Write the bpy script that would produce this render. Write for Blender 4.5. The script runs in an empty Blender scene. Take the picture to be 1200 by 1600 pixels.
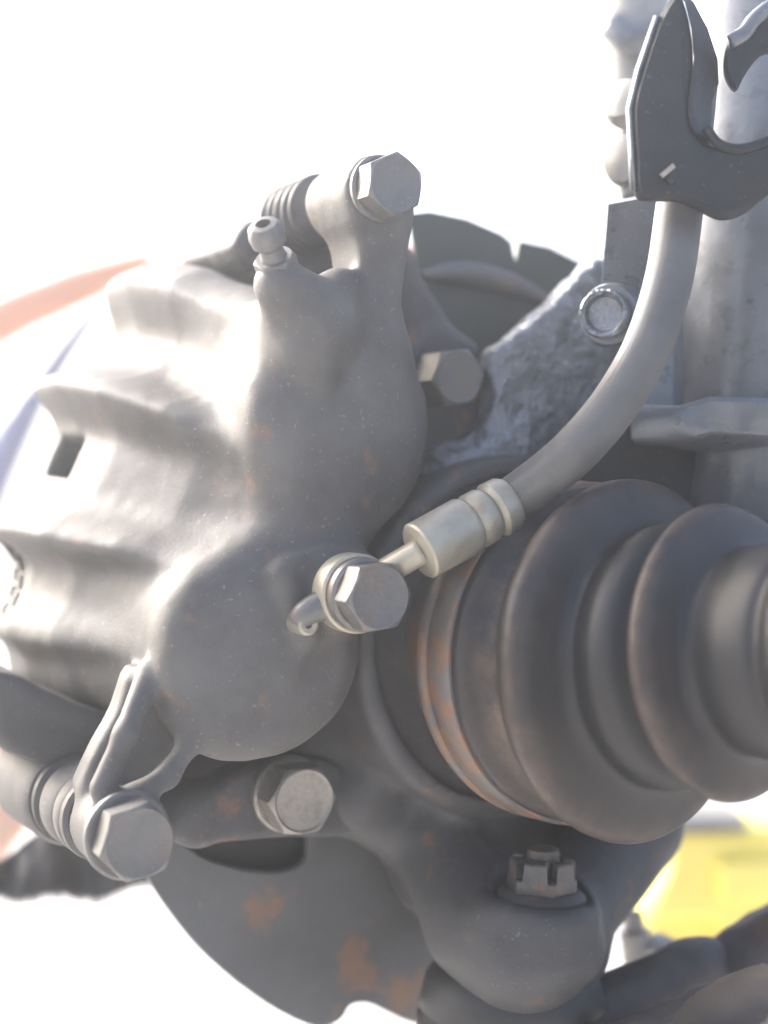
import bpy, math, random
import numpy as np
from mathutils import Vector

sc = bpy.context.scene
col = sc.collection
random.seed(7)
rng = np.random.default_rng(7)

# ------------------------------------------------------------------ camera
CAM_H = 0.42          # camera height over the ground (m)
F = 2400.0            # focal length in photograph pixels (1200 x 1600)
cam = bpy.data.cameras.new("camera")
cam.sensor_fit = 'VERTICAL'
cam.sensor_height = 24.0
cam.lens = 24.0 * F / 1600.0
cam.clip_start = 0.01
cam.clip_end = 2000
cam.dof.use_dof = True
cam.dof.focus_distance = 0.388
cam.dof.aperture_fstop = 3.3
camo = bpy.data.objects.new("camera", cam)
camo.location = (0, 0, CAM_H)
camo.rotation_euler = (math.radians(90), 0, 0)
col.objects.link(camo)
sc.camera = camo

# ------------------------------------------------------------------ sky, sun, exposure
SUN_EL, SUN_AZ = 33.0, -56.0     # azimuth from +Y towards +X
w = bpy.data.worlds.new("World")
sc.world = w
w.use_nodes = True
nt = w.node_tree
sky = nt.nodes.new("ShaderNodeTexSky")
sky.sky_type = 'NISHITA'
sky.sun_disc = False
sky.sun_elevation = math.radians(SUN_EL)
sky.sun_rotation = math.radians(SUN_AZ)
sky.air_density = 0.8
sky.dust_density = 6.0
sky.ozone_density = 0.6
bg = nt.nodes["Background"]
bg.inputs[1].default_value = 0.12
nt.links.new(sky.outputs[0], bg.inputs[0])
sun = bpy.data.lights.new("sun", 'SUN')
sun.energy = 1.5
sun.angle = math.radians(10)
sun.color = (1.0, 0.98, 0.95)
suno = bpy.data.objects.new("sun", sun)
e, a = math.radians(SUN_EL), math.radians(SUN_AZ)
sdir = Vector((math.sin(a) * math.cos(e), math.cos(a) * math.cos(e), math.sin(e)))
suno.rotation_euler = sdir.to_track_quat('Z', 'Y').to_euler()
suno.location = (0, 0, 3)
col.objects.link(suno)
sc.view_settings.view_transform = 'Standard'
sc.view_settings.look = 'None'
sc.view_settings.exposure = 2.45
sc.view_settings.gamma = 1.0
sc.view_settings.use_curve_mapping = False

# ------------------------------------------------------------------ frames (millimetres)
# camera frame: x right, y away, z up.  wheel frame: u right/back, v up, w inboard along the axle
AX = np.array([-1260.0, 2400.0, 85.0]); AX /= np.linalg.norm(AX)   # outboard
EU = np.cross(AX, [0, 0, 1.0]); EU /= np.linalg.norm(EU)
EV = np.cross(EU, AX)
EW = -AX
O = np.array([0, 400.0, 0])
def uvw2c(p):
    p = np.asarray(p, float)
    return O + p[..., 0:1] * EU + p[..., 1:2] * EV + p[..., 2:3] * EW
def c2w(p):
    return np.asarray(p, float) / 1000.0 + np.array([0, 0, CAM_H])
def cp(px, py, d):           # point at camera depth d
    return np.array([(px - 600) / F * d, d, (800 - py) / F * d])
def pw(px, py, ww):          # point on wheel-plane w, in (u, v, w)
    d = np.array([(px - 600) / F, 1.0, (800 - py) / F])
    t = (ww + O @ EW) / (d @ EW)
    q = d * t - O
    return np.array([q @ EU, q @ EV, ww])
def poly(pts, ww):
    return np.array([pw(x, y, ww)[:2] for x, y in pts])

# ------------------------------------------------------------------ objects
def mesh_obj(name, verts, faces, mat, parent=None, smooth=True, sharp=None):
    """verts in metres, world space"""
    base = np.array(parent['_base']) if parent is not None else None
    v = np.asarray(verts, float)
    if base is None:
        base = np.array([(v[:, 0].min() + v[:, 0].max()) / 2, (v[:, 1].min() + v[:, 1].max()) / 2, v[:, 2].min()])
    me = bpy.data.meshes.new(name)
    v = v - base
    if isinstance(faces, np.ndarray):
        n, k = faces.shape
        me.vertices.add(len(v)); me.vertices.foreach_set("co", v.astype(np.float32).ravel())
        me.loops.add(n * k); me.loops.foreach_set("vertex_index", faces.astype(np.int32).ravel())
        me.polygons.add(n); me.polygons.foreach_set("loop_start", np.arange(0, n * k, k, dtype=np.int32))
        me.update(calc_edges=True); me.validate()
    else:
        me.from_pydata([tuple(x) for x in v], [], faces)
        me.update()
    if smooth:
        me.polygons.foreach_set("use_smooth", [True] * len(me.polygons))
        if sharp:
            me.set_sharp_from_angle(angle=math.radians(sharp))
    me.materials.append(mat)
    o = bpy.data.objects.new(name, me)
    col.objects.link(o)
    if parent is not None:
        o.parent = parent
        if parent.type == 'MESH' or '_base' in parent:
            pass
    else:
        o.location = base
    o['_base'] = [float(x) for x in base]
    return o
def thing(name, label, cat, base_mm, group=None):
    o = bpy.data.objects.new(name, None)
    b = c2w(base_mm)
    o.location = b
    o.empty_display_size = 0.01
    o['_base'] = [float(x) for x in b]
    o['label'] = label; o['category'] = cat
    if group: o['group'] = group
    col.objects.link(o)
    return o
def tag(o, label, cat, group=None):
    o['label'] = label; o['category'] = cat
    if group: o['group'] = group
    return o

# ------------------------------------------------------------------ mesh builders (mm, camera frame)
def frame_of(d):
    d = np.asarray(d, float); d = d / np.linalg.norm(d)
    h = np.array([0, 0, 1.0]) if abs(d[2]) < 0.9 else np.array([1.0, 0, 0])
    x = np.cross(h, d); x /= np.linalg.norm(x)
    return x, np.cross(d, x), d
def rings_mesh(rings, cap0=True, cap1=True):
    n = len(rings[0]); m = len(rings)
    V = np.concatenate(rings); Fc = []
    for j in range(m - 1):
        for k in range(n):
            k2 = (k + 1) % n
            Fc.append((j * n + k, j * n + k2, (j + 1) * n + k2, (j + 1) * n + k))
    if cap0: Fc.append(tuple(range(n - 1, -1, -1)))
    if cap1: Fc.append(tuple(range((m - 1) * n, m * n)))
    return V, Fc
def smooth_profile(p, n=6):
    p = np.array(p, float)
    P = np.vstack([2 * p[0] - p[1], p, 2 * p[-1] - p[-2]])
    out = []
    for i in range(1, len(P) - 2):
        for t in np.linspace(0, 1, n, endpoint=False):
            a0, a1, a2, a3 = P[i - 1], P[i], P[i + 1], P[i + 2]
            out.append(0.5 * (2 * a1 + (a2 - a0) * t + (2 * a0 - 5 * a1 + 4 * a2 - a3) * t * t + (3 * a1 - a0 - 3 * a2 + a3) * t ** 3))
    out.append(P[-2])
    return np.array(out)
def lathe(name, org, axis, prof, mat, parent=None, segs=48, sharp=35, wob=0.0, cap0=True, cap1=True):
    """prof: list of (z along axis, radius)"""
    x, y, d = frame_of(axis)
    an = np.linspace(0, 2 * math.pi, segs, endpoint=False)
    rings = []
    ph = rng.uniform(0, 6.28, 4)
    for z, r in prof:
        rr = r * (1 + wob * (np.sin(2 * an + ph[0]) + np.sin(5 * an + ph[1]) * .5 + np.sin(11 * an + z * .8 + ph[2]) * .3))
        rings.append(np.asarray(org) + d * z + np.outer(np.cos(an) * rr, x) + np.outer(np.sin(an) * rr, y))
    V, Fc = rings_mesh(rings, cap0, cap1)
    return mesh_obj(name, c2w(V), Fc, mat, parent, True, sharp)
def tube(name, pts, rad, mat, parent=None, segs=24, sub=8, sharp=None, flute=0.0):
    """pts: list of xyz mm, rad: number or list"""
    pts = np.array(pts, float)
    r = np.full(len(pts), float(rad)) if np.isscalar(rad) else np.array(rad, float)
    q = smooth_profile(np.hstack([pts, r[:, None]]), sub) if len(pts) > 2 else np.hstack([pts, r[:, None]])
    P, R = q[:, :3], q[:, 3]
    T = np.gradient(P, axis=0)
    x, y, _ = frame_of(T[0])
    rings = []
    an = np.linspace(0, 2 * math.pi, segs, endpoint=False)
    for i in range(len(P)):
        t = T[i] / np.linalg.norm(T[i])
        x = x - t * (x @ t); x /= np.linalg.norm(x)
        yy = np.cross(t, x)
        fl = 1 + flute * (np.arange(segs) % 2)
        rings.append(P[i] + np.outer(np.cos(an) * R[i] * fl, x) + np.outer(np.sin(an) * R[i] * fl, yy))
    V, Fc = rings_mesh(rings)
    return mesh_obj(name, c2w(V), Fc, mat, parent, True, sharp)
def hex_head(name, org, axis, af, H, mat, parent, rot=0.0, dish=0.0):
    """hexagon head with chamfered crown; af = across flats"""
    x, y, d = frame_of(axis)
    n = 72
    an = np.linspace(0, 2 * math.pi, n, endpoint=False)
    ri = af / 2
    rh = ri / np.cos((an % (math.pi / 3)) - math.pi / 6)
    rc = ri * 1.0
    rh = np.minimum(rh, ri * 1.15)
    zt = H - np.maximum(rh - rc, 0) * 0.75
    def ring(r, z):
        c, s = np.cos(an + rot), np.sin(an + rot)
        return np.asarray(org) + np.outer(z * np.ones(n), d) + np.outer(c * r, x) + np.outer(s * r, y)
    rr = [ring(rh * .985, 0), ring(rh, 0.4), ring(rh, zt - .35), ring(rh - .3, zt), ring(np.full(n, rc * .97), H), ring(np.full(n, rc * .9), H - dish * .6), ring(np.full(n, rc * .4), H - dish)]
    V, Fc = rings_mesh(rr)
    return mesh_obj(name, c2w(V), Fc, mat, parent, True, 28)
def prism(name, pts_c, thick_vec, mat, parent=None, bevel=0.6, smooth_n=0, bow=None):
    """closed outline (camera-frame points, mm) extruded along thick_vec with bevelled rims"""
    P = np.array(pts_c, float)
    if smooth_n:
        n = len(P)
        Q = np.vstack([P[-1], P, P[0], P[1]]); out = []
        for i in range(1, n + 1):
            for t in np.linspace(0, 1, smooth_n, endpoint=False):
                a0, a1, a2, a3 = Q[i - 1], Q[i], Q[i + 1], Q[(i + 2)] if i + 2 < len(Q) else Q[2]
                out.append(0.5 * (2 * a1 + (a2 - a0) * t + (2 * a0 - 5 * a1 + 4 * a2 - a3) * t * t + (3 * a1 - a0 - 3 * a2 + a3) * t ** 3))
        P = np.array(out)
    tv = np.array(thick_vec, float); L = np.linalg.norm(tv); td = tv / L
    T = np.roll(P, -1, 0) - np.roll(P, 1, 0)
    T /= np.linalg.norm(T, axis=1)[:, None] + 1e-9
    N = np.cross(T, td)
    area = 0.0
    c0 = P.mean(0)
    area = np.sum(np.einsum('ij,ij->i', P - c0, N))
    if area < 0: N = -N
    b = bevel
    rings = [P - N * b, P + td * b, P + td * (L - b), P - N * b + tv]
    rings[0] = P - N * b
    V, Fc = rings_mesh(rings, True, True)
    return mesh_obj(name, c2w(V), Fc, mat, parent, True, 40)

# ------------------------------------------------------------------ signed-distance modelling for the castings
def surface_nets(D, org, h):
    s = D < 0
    nx, ny, nz = D.shape
    cs = np.zeros((nx - 1, ny - 1, nz - 1), np.int8)
    offs = [(i, j, k) for i in (0, 1) for j in (0, 1) for k in (0, 1)]
    for i, j, k in offs:
        cs += s[i:nx - 1 + i, j:ny - 1 + j, k:nz - 1 + k]
    act = np.argwhere((cs > 0) & (cs < 8))
    idx = -np.ones(cs.shape, np.int64)
    idx[act[:, 0], act[:, 1], act[:, 2]] = np.arange(len(act))
    val = {o: D[act[:, 0] + o[0], act[:, 1] + o[1], act[:, 2] + o[2]] for o in offs}
    acc = np.zeros((len(act), 3)); cnt = np.zeros(len(act))
    for o in offs:
        for ax in range(3):
            if o[ax] == 0:
                o2 = list(o); o2[ax] = 1; o2 = tuple(o2)
                a0, a1 = val[o], val[o2]
                m = (a0 < 0) != (a1 < 0)
                t = np.where(m, a0 / np.where(m, a0 - a1, 1), 0)
                p = np.tile(np.array(o, float), (len(act), 1)); p[:, ax] = t
                acc += p * m[:, None]; cnt += m
    V = (act + acc / cnt[:, None]) * h + np.array(org)
    quads = []
    for ax in range(3):
        sl0 = [slice(None)] * 3; sl1 = [slice(None)] * 3
        sl0[ax] = slice(0, -1); sl1[ax] = slice(1, None)
        ch = s[tuple(sl0)] != s[tuple(sl1)]
        e = np.argwhere(ch)
        b, c = (ax + 1) % 3, (ax + 2) % 3
        ok = (e[:, b] > 0) & (e[:, c] > 0) & (e[:, b] < D.shape[b] - 1) & (e[:, c] < D.shape[c] - 1)
        e = e[ok]
        def cell(db, dc):
            q = e.copy(); q[:, b] += db; q[:, c] += dc
            return idx[q[:, 0], q[:, 1], q[:, 2]]
        f = np.stack([cell(-1, -1), cell(0, -1), cell(0, 0), cell(-1, 0)], 1)
        ins = s[e[:, 0], e[:, 1], e[:, 2]]
        f[~ins] = f[~ins][:, ::-1]
        quads.append(f)
    Fq = np.concatenate(quads)
    Fq = Fq[(Fq >= 0).all(1)]
    # light relaxation so that the voxel steps vanish
    E = np.concatenate([Fq[:, [0, 1]], Fq[:, [1, 2]], Fq[:, [2, 3]], Fq[:, [3, 0]]])
    for _ in range(3):
        S = np.zeros_like(V); C = np.zeros(len(V))
        for k in range(3):
            S[:, k] = np.bincount(E[:, 0], V[E[:, 1], k], len(V)) + np.bincount(E[:, 1], V[E[:, 0], k], len(V))
        C = np.bincount(E[:, 0], minlength=len(V)) + np.bincount(E[:, 1], minlength=len(V))
        V = V * .5 + .5 * S / C[:, None]
    return V, Fq
def smin(a, b, k):
    hh = np.clip(0.5 + 0.5 * (b - a) / k, 0, 1)
    return b + (a - b) * hh - k * hh * (1 - hh)
def smax(a, b, k):
    return -smin(-a, -b, k)
def sd_poly(U, V, P):
    d = np.full(np.broadcast(U, V).shape, 1e9, np.float32); sgn = np.ones_like(d)
    n = len(P)
    for i in range(n):
        a0 = P[i]; b0 = P[i - 1]
        ex, ey = b0 - a0
        wx, wy = U - a0[0], V - a0[1]
        t = np.clip((wx * ex + wy * ey) / (ex * ex + ey * ey + 1e-9), 0, 1)
        bx, by = wx - ex * t, wy - ey * t
        d = np.minimum(d, bx * bx + by * by)
        c1 = V >= a0[1]; c2 = V < b0[1]; c3 = ex * wy > ey * wx
        flip = (c1 & c2 & c3) | (~c1 & ~c2 & ~c3)
        sgn = np.where(flip, -sgn, sgn)
    return (sgn * np.sqrt(d)).astype(np.float32)
def closed_smooth(P, n=5):
    P = np.array(P); m = len(P); out = []
    for i in range(m):
        a0, a1, a2, a3 = P[i - 1], P[i], P[(i + 1) % m], P[(i + 2) % m]
        for t in np.linspace(0, 1, n, endpoint=False):
            out.append(0.5 * (2 * a1 + (a2 - a0) * t + (2 * a0 - 5 * a1 + 4 * a2 - a3) * t * t + (3 * a1 - a0 - 3 * a2 + a3) * t ** 3))
    return np.array(out)
class Grid:
    def __init__(s, lo, hi, h):
        s.lo, s.h = np.array(lo, float), h
        n = [int(math.ceil((hi[k] - lo[k]) / h)) + 1 for k in range(3)]
        ax = [(lo[k] + h * np.arange(n[k])).astype(np.float32) for k in range(3)]
        s.U, s.V, s.W = ax[0][:, None, None], ax[1][None, :, None], ax[2][None, None, :]
    def extr(s, pts, wp, w0, w1, r=3.0, sm=4):
        """outline traced on plane wp, filled between w0 and w1, rims rounded by r"""
        P = poly(pts, wp)
        if sm: P = closed_smooth(P, sm)
        d2 = sd_poly(s.U[:, :, 0], s.V[:, :, 0], P)[:, :, None]
        a0 = d2 + r
        b0 = np.abs(s.W - (w0 + w1) / 2) - (w1 - w0) / 2 + r
        return np.sqrt(np.maximum(a0, 0) ** 2 + np.maximum(b0, 0) ** 2) + np.minimum(np.maximum(a0, b0), 0) - r
    def cyl(s, c, rad, w0, w1, r=1.5):
        d2 = np.sqrt((s.U - c[0]) ** 2 + (s.V - c[1]) ** 2) - rad
        a0 = d2 + r; b0 = np.abs(s.W - (w0 + w1) / 2) - (w1 - w0) / 2 + r
        return np.sqrt(np.maximum(a0, 0) ** 2 + np.maximum(b0, 0) ** 2) + np.minimum(np.maximum(a0, b0), 0) - r
    def cap(s, a, b, ra, rb):
        """tapered capsule between two (u,v,w) points"""
        a = np.array(a, float); b = np.array(b, float); e = b - a
        t = np.clip(((s.U - a[0]) * e[0] + (s.V - a[1]) * e[1] + (s.W - a[2]) * e[2]) / (e @ e), 0, 1)
        return np.sqrt((s.U - a[0] - e[0] * t) ** 2 + (s.V - a[1] - e[1] * t) ** 2 + (s.W - a[2] - e[2] * t) ** 2) - (ra + (rb - ra) * t)
    def ell(s, c, r):
        k = np.sqrt(((s.U - c[0]) / r[0]) ** 2 + ((s.V - c[1]) / r[1]) ** 2 + ((s.W - c[2]) / r[2]) ** 2)
        return (k - 1) * min(r)
    def acyl(s, c, axis, rad, h0, h1, r=1.5):
        """cylinder about any axis (unit, uvw)"""
        ax = np.array(axis, float); ax /= np.linalg.norm(ax)
        x, y, z = s.U - c[0], s.V - c[1], s.W - c[2]
        t = x * ax[0] + y * ax[1] + z * ax[2]
        q = np.sqrt(np.maximum(x * x + y * y + z * z - t * t, 0)) - rad
        a0 = q + r; b0 = np.abs(t - (h0 + h1) / 2) - (h1 - h0) / 2 + r
        return np.sqrt(np.maximum(a0, 0) ** 2 + np.maximum(b0, 0) ** 2) + np.minimum(np.maximum(a0, b0), 0) - r
    def vnoise(s, cell, seed):
        r_ = np.random.default_rng(seed); mats = []
        dims = (s.U.shape[0], s.V.shape[1], s.W.shape[2]); ms = []
        for n_ in dims:
            x = np.arange(n_) * s.h / cell; m_ = int(x[-1]) + 2; ms.append(m_)
            A = np.zeros((n_, m_), np.float32); i0 = x.astype(int); f = x - i0; f = f * f * (3 - 2 * f)
            A[np.arange(n_), i0] = 1 - f; A[np.arange(n_), i0 + 1] = f; mats.append(A)
        N = r_.uniform(-1, 1, ms).astype(np.float32)
        N = np.tensordot(mats[0], N, (1, 0)); N = np.tensordot(mats[1], N, (1, 1)); N = np.tensordot(mats[2], N, (1, 2))
        return N.transpose(2, 1, 0)
    def mesh(s, name, D, mat, parent):
        D = np.broadcast_to(D, (s.U.shape[0], s.V.shape[1], s.W.shape[2])).astype(np.float32)
        V, Fq = surface_nets(D, s.lo, s.h)
        return mesh_obj(name, c2w(uvw2c(V)), Fq, mat, parent, True)

# ------------------------------------------------------------------ materials
def material(name, base, *args, wear=None, **kw):
    m = _material(name, base, *args, **kw)
    if wear:
        n = m.node_tree.nodes; L = m.node_tree.links; p = n['Principled BSDF']
        src = p.inputs['Base Color'].links[0].from_socket
        at = n.new('ShaderNodeAttribute'); at.attribute_name = 'wear'
        ge = n.new('ShaderNodeNewGeometry'); t = n.new('ShaderNodeTexNoise'); t.inputs['Scale'].default_value = 90; t.inputs['Detail'].default_value = 8; t.inputs['Roughness'].default_value = .7
        L.new(ge.outputs['Position'], t.inputs['Vector'])
        r = n.new('ShaderNodeMapRange'); r.inputs[1].default_value = .36; r.inputs[2].default_value = .62; L.new(t.outputs[0], r.inputs[0])
        mu = n.new('ShaderNodeMath'); mu.operation = 'MULTIPLY'; L.new(r.outputs[0], mu.inputs[0]); L.new(at.outputs['Fac'], mu.inputs[1])
        x = n.new('ShaderNodeMix'); x.data_type = 'RGBA'; L.new(mu.outputs[0], x.inputs[0]); L.new(src, x.inputs[6]); x.inputs[7].default_value = (*wear, 1)
        L.new(x.outputs[2], p.inputs['Base Color'])
    return m
def _material(name, base, rough=0.6, metal=0.0, var=0.25, vscale=60, tint=None, tint_amt=0.0, tscale=40,
             bump=0.15, bscale=600, speck=0.0, spec=0.5, bump2=0.0, b2scale=120, thr=(0.55, 0.68), coat=0.0):
    m = bpy.data.materials.new(name); m.use_nodes = True
    n = m.node_tree.nodes; L = m.node_tree.links
    p = n["Principled BSDF"]
    p.inputs["Metallic"].default_value = metal
    p.inputs["Specular IOR Level"].default_value = spec
    p.inputs["Coat Weight"].default_value = coat
    tc = n.new("ShaderNodeNewGeometry")
    def noise(sc_, det=6, ro=0.6):
        t = n.new("ShaderNodeTexNoise"); t.inputs["Scale"].default_value = sc_
        t.inputs["Detail"].default_value = det; t.inputs["Roughness"].default_value = ro
        L.new(tc.outputs["Position"], t.inputs["Vector"]); return t
    def ramp(src, a0, a1):
        r = n.new("ShaderNodeMapRange"); r.inputs[1].default_value = a0; r.inputs[2].default_value = a1
        L.new(src, r.inputs[0]); return r.outputs[0]
    def mix(fac, c1, c2):
        x = n.new("ShaderNodeMix"); x.data_type = 'RGBA'
        if isinstance(fac, float): x.inputs[0].default_value = fac
        else: L.new(fac, x.inputs[0])
        for s_, c in ((6, c1), (7, c2)):
            if isinstance(c, tuple): x.inputs[s_].default_value = (*c, 1)
            else: L.new(c, x.inputs[s_])
        return x.outputs[2]
    lo = tuple(max(0, c * (1 - var)) for c in base); hi = tuple(min(1, c * (1 + var)) for c in base)
    n1 = noise(vscale)
    c = mix(ramp(n1.outputs[0], 0.32, 0.68), lo, hi)
    if tint:
        n2 = noise(tscale, 8, 0.65)
        f = ramp(n2.outputs[0], *thr)
        mm = n.new("ShaderNodeMath"); mm.operation = 'MULTIPLY'; mm.inputs[1].default_value = tint_amt
        L.new(f, mm.inputs[0]); c = mix(mm.outputs[0], c, tint)
    if speck:  # pale specks: dust, with its glints painted into the colour
        n3 = noise(800, 2, 0.5)
        f = ramp(n3.outputs[0], 0.67, 0.73)
        mm = n.new("ShaderNodeMath"); mm.operation = 'MULTIPLY'; mm.inputs[1].default_value = speck
        L.new(f, mm.inputs[0]); c = mix(mm.outputs[0], c, (0.7, 0.69, 0.66))
    L.new(c, p.inputs["Base Color"])
    rr = n.new("ShaderNodeMapRange"); rr.inputs[3].default_value = max(0.05, rough - .12); rr.inputs[4].default_value = min(1, rough + .12)
    L.new(n1.outputs[0], rr.inputs[0]); L.new(rr.outputs[0], p.inputs["Roughness"])
    nb = noise(bscale, 4, 0.6)
    b = n.new("ShaderNodeBump"); b.inputs["Strength"].default_value = bump; b.inputs["Distance"].default_value = 0.0006
    L.new(nb.outputs[0], b.inputs["Height"])
    last = b
    if bump2:
        nb2 = noise(b2scale, 3, 0.5)
        b2 = n.new("ShaderNodeBump"); b2.inputs["Strength"].default_value = bump2; b2.inputs["Distance"].default_value = 0.003
        L.new(nb2.outputs[0], b2.inputs["Height"]); L.new(b.outputs[0], b2.inputs["Normal"]); last = b2
    L.new(last.outputs[0], p.inputs["Normal"])
    return m
RUST = (0.30, 0.125, 0.045)
M = {}
M['cast'] = material('cast_iron_dusty', (0.088, 0.085, 0.081), 0.62, 0.08, 0.32, 55, RUST, 0.45, 95, 0.2, 1100, 0.14, thr=(0.6, 0.73))
M['knuckle'] = material('knuckle_iron', (0.062, 0.0615, 0.062), 0.6, 0.1, 0.2, 60, RUST, 0.6, 60, 0.3, 500, 0.1, thr=(0.58, 0.7))
M['bolt'] = material('bolt_steel', (0.15, 0.147, 0.142), 0.42, 0.45, 0.15, 150, (0.17, 0.10, 0.06), 0.6, 150, 0.25, 900, 0.1, thr=(0.52, 0.68))
M['nut'] = material('dirty_nut_steel', (0.085, 0.084, 0.082), 0.45, 0.35, 0.3, 150, RUST, 0.4, 180, 0.2, 900, 0.1)
M['brightbolt'] = material('worn_bolt_steel', (0.27, 0.25, 0.22), 0.36, 0.6, 0.3, 200, (0.16, 0.1, 0.06), 0.6, 200, 0.25, 900, 0.1)
M['upshield'] = material('green_grey_shield', (0.05, 0.062, 0.055), 0.42, 0.2, 0.2, 40)
M['zinc'] = material('yellowed_zinc', (0.36, 0.33, 0.26), 0.42, 0.4, 0.14, 160, (0.36, 0.2, 0.1), 0.5, 150, 0.1, 900, thr=(0.56, 0.68))
M['hose'] = material('hose_rubber', (0.11, 0.108, 0.105), 0.5, 0.0, 0.22, 90, None, 0, 0, 0.1, 1500)
M['rubber'] = material('boot_rubber', (0.012, 0.012, 0.013), 0.47, 0.0, 0.25, 70, None, 0, 55, 0.15, 900, 0.0, wear=(0.11, 0.072, 0.05))
M['blackrubber'] = material('black_rubber', (0.03, 0.03, 0.03), 0.55, 0.0, 0.2, 90)
M['rustring'] = material('rusty_joint', (0.13, 0.115, 0.105), 0.5, 0.3, 0.25, 70, (0.24, 0.12, 0.06), 0.8, 130, 0.25, 700, thr=(0.46, 0.6))
M['paint'] = material('strut_black_paint', (0.14, 0.15, 0.165), 0.3, 0.4, 0.15, 120, None, 0, 0, 0.12, 700, 0.15, bump2=0.05, b2scale=200, coat=0.3)
M['roughpaint'] = material('flaky_black_paint', (0.19, 0.205, 0.225), 0.34, 0.45, 0.3, 160, None, 0, 0, 0.4, 500, 0.45, bump2=0.9, b2scale=230, coat=0.2)
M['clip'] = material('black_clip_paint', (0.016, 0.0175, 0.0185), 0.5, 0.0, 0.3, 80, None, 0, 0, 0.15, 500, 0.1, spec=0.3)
M['shield'] = material('dust_shield_steel', (0.12, 0.123, 0.127), 0.48, 0.3, 0.18, 30, (0.30, 0.16, 0.085), 0.6, 52, 0.2, 500, 0.12, thr=(0.57, 0.66))
M['disc'] = material('disc_iron', (0.035, 0.035, 0.038), 0.5, 0.3, 0.2, 50)
M['arm'] = material('control_arm_brown', (0.1, 0.085, 0.075), 0.6, 0.1, 0.35, 60, RUST, 0.4, 50, 0.2, 400)
M['yellow'] = material('yellow_jack_paint', (0.96, 0.79, 0.2), 0.4, 0.0, 0.08, 20)
M['greymetal'] = material('grey_jack_metal', (0.28, 0.27, 0.25), 0.5, 0.3, 0.2, 40)
M['cloth'] = material('black_cloth', (0.04, 0.04, 0.042), 0.9, 0.0, 0.5, 90, None, 0, 0, 0.5, 400)
M['orange'] = material('orange_body_paint', (0.62, 0.27, 0.15), 0.45, 0.0, 0.05, 10)
M['peach'] = material('peach_panel', (0.72, 0.46, 0.34), 0.5, 0.0, 0.05, 10)
M['lavender'] = material('inner_panel', (0.22, 0.23, 0.33), 0.4, 0.1, 0.1, 10)
M['mark'] = material('casting_mark', (0.12, 0.11, 0.1), 0.7)
M['red'] = material('red_plastic', (0.5, 0.06, 0.04), 0.4)
M['white'] = material('white_plastic', (0.75, 0.74, 0.72), 0.5)
M['concrete'] = material('pale_concrete', (0.55, 0.54, 0.52), 0.85, 0.0, 0.12, 3, None, 0, 0, 0.1, 60)

# ================================================================== GROUND
g = mesh_obj('ground', [(-300, -300, 0), (300, -300, 0), (300, 300, 0), (-300, 300, 0)], [(0, 1, 2, 3)], M['concrete'])
g['kind'] = 'structure'

# ================================================================== HUB AXIS
HUB = pw(835, 1000, 0)[:2]
def hubp(ww, du=0, dv=0):
    return uvw2c(np.array([HUB[0] + du, HUB[1] + dv, ww]))
def polar(px, py, ww):
    q = pw(px, py, ww)[:2] - HUB
    return math.degrees(math.atan2(q[1], q[0])) % 360, math.hypot(*q)

# ================================================================== BRAKE CALIPER
cal = thing('brake_caliper', 'large grey cast iron brake caliper with ribbed bridge and two piston bulges', 'brake caliper', uvw2c(pw(230, 1250, -15)))
G = Grid((-112, -118, -122), (42, 122, 14), 0.95)
face = [(432, 470), (412, 560), (398, 620), (398, 690), (418, 760), (412, 815), (352, 862), (290, 905), (262, 960), (256, 1030), (262, 1100), (288, 1160),
        (350, 1190), (410, 1188), (470, 1168), (530, 1118), (562, 1050), (566, 985), (566, 900), (590, 842), (636, 790), (664, 735), (674, 670), (668, 610), (640, 560),
        (618, 520), (560, 470), (500, 450)]
body = G.extr(face, -4, -58, 0, 9, 4)
# shallow sculpting of the inboard face: two piston crowns
p1 = pw(535, 670, 0); p2 = pw(415, 1020, 0)
body = smin(body, G.ell((p1[0], p1[1], -8), (21, 21, 10.5)), 6)
body = smin(body, G.ell((p2[0], p2[1], -8), (22, 22, 11)), 6)
# bridge over the disc: ribbed sector about the hub axis, narrowing inboard
rel_u, rel_v = G.U - HUB[0], G.V - HUB[1]
RR = np.sqrt(rel_u ** 2 + rel_v ** 2)[:, :, 0]
TH = (np.degrees(np.arctan2(rel_v, rel_u)) % 360)[:, :, 0]
key = [(300, 402), (205, 436), (190, 500), (150, 545), (102, 612), (90, 650), (48, 720), (8, 835), (15, 880), (0, 960), (-8, 1000), (-12, 1040), (0, 1085)]
tk = sorted(polar(x, y, -85) for x, y in key)
tha = np.array([t for t, _ in tk]); ra = np.array([r for _, r in tk])
ks = np.polyfit(tha, ra, 2)
def rib(th, c, wd, up):      # steep on the lower side, easy slope above
    x = (th - c) / wd
    return np.where(x > 0, np.exp(-(x / 0.55) ** 2), np.exp(-(x / up) ** 2))
RIBS = [polar(205, 440, -85)[0], polar(98, 606, -85)[0], polar(8, 828, -85)[0], polar(-6, 990, -85)[0]]
tc_ = np.clip(TH, tha[0], tha[-1])
Rb = np.polyval(ks, tc_) - 8.5
bumps = 1.5 * 9.5 * rib(TH, RIBS[0], 5.0, 2.0) + 1.75 * 7.5 * rib(TH, RIBS[1], 4.2, 1.15) + 1.75 * 7.0 * rib(TH, RIBS[2], 3.8, 1.15) + 1.9 * 3.0 * rib(TH, RIBS[3], 4.2, 1.0)
wn = G.W[0, 0]
tap = np.interp(wn, [-125, -112, -85, -60, -30, -12, 5], [0.97, 1.0, 1.0, 0.955, 0.84, 0.74, 0.66])
amp = np.interp(wn, [-125, -70, -35, -14, 5], [1.0, 1.0, 0.9, 0.5, 0.1])
br = (RR - Rb)[:, :, None] + (Rb[:, :, None] * (1 - tap)[None, None, :]) - bumps[:, :, None] * amp[None, None, :]
br = br * 0.86
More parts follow.
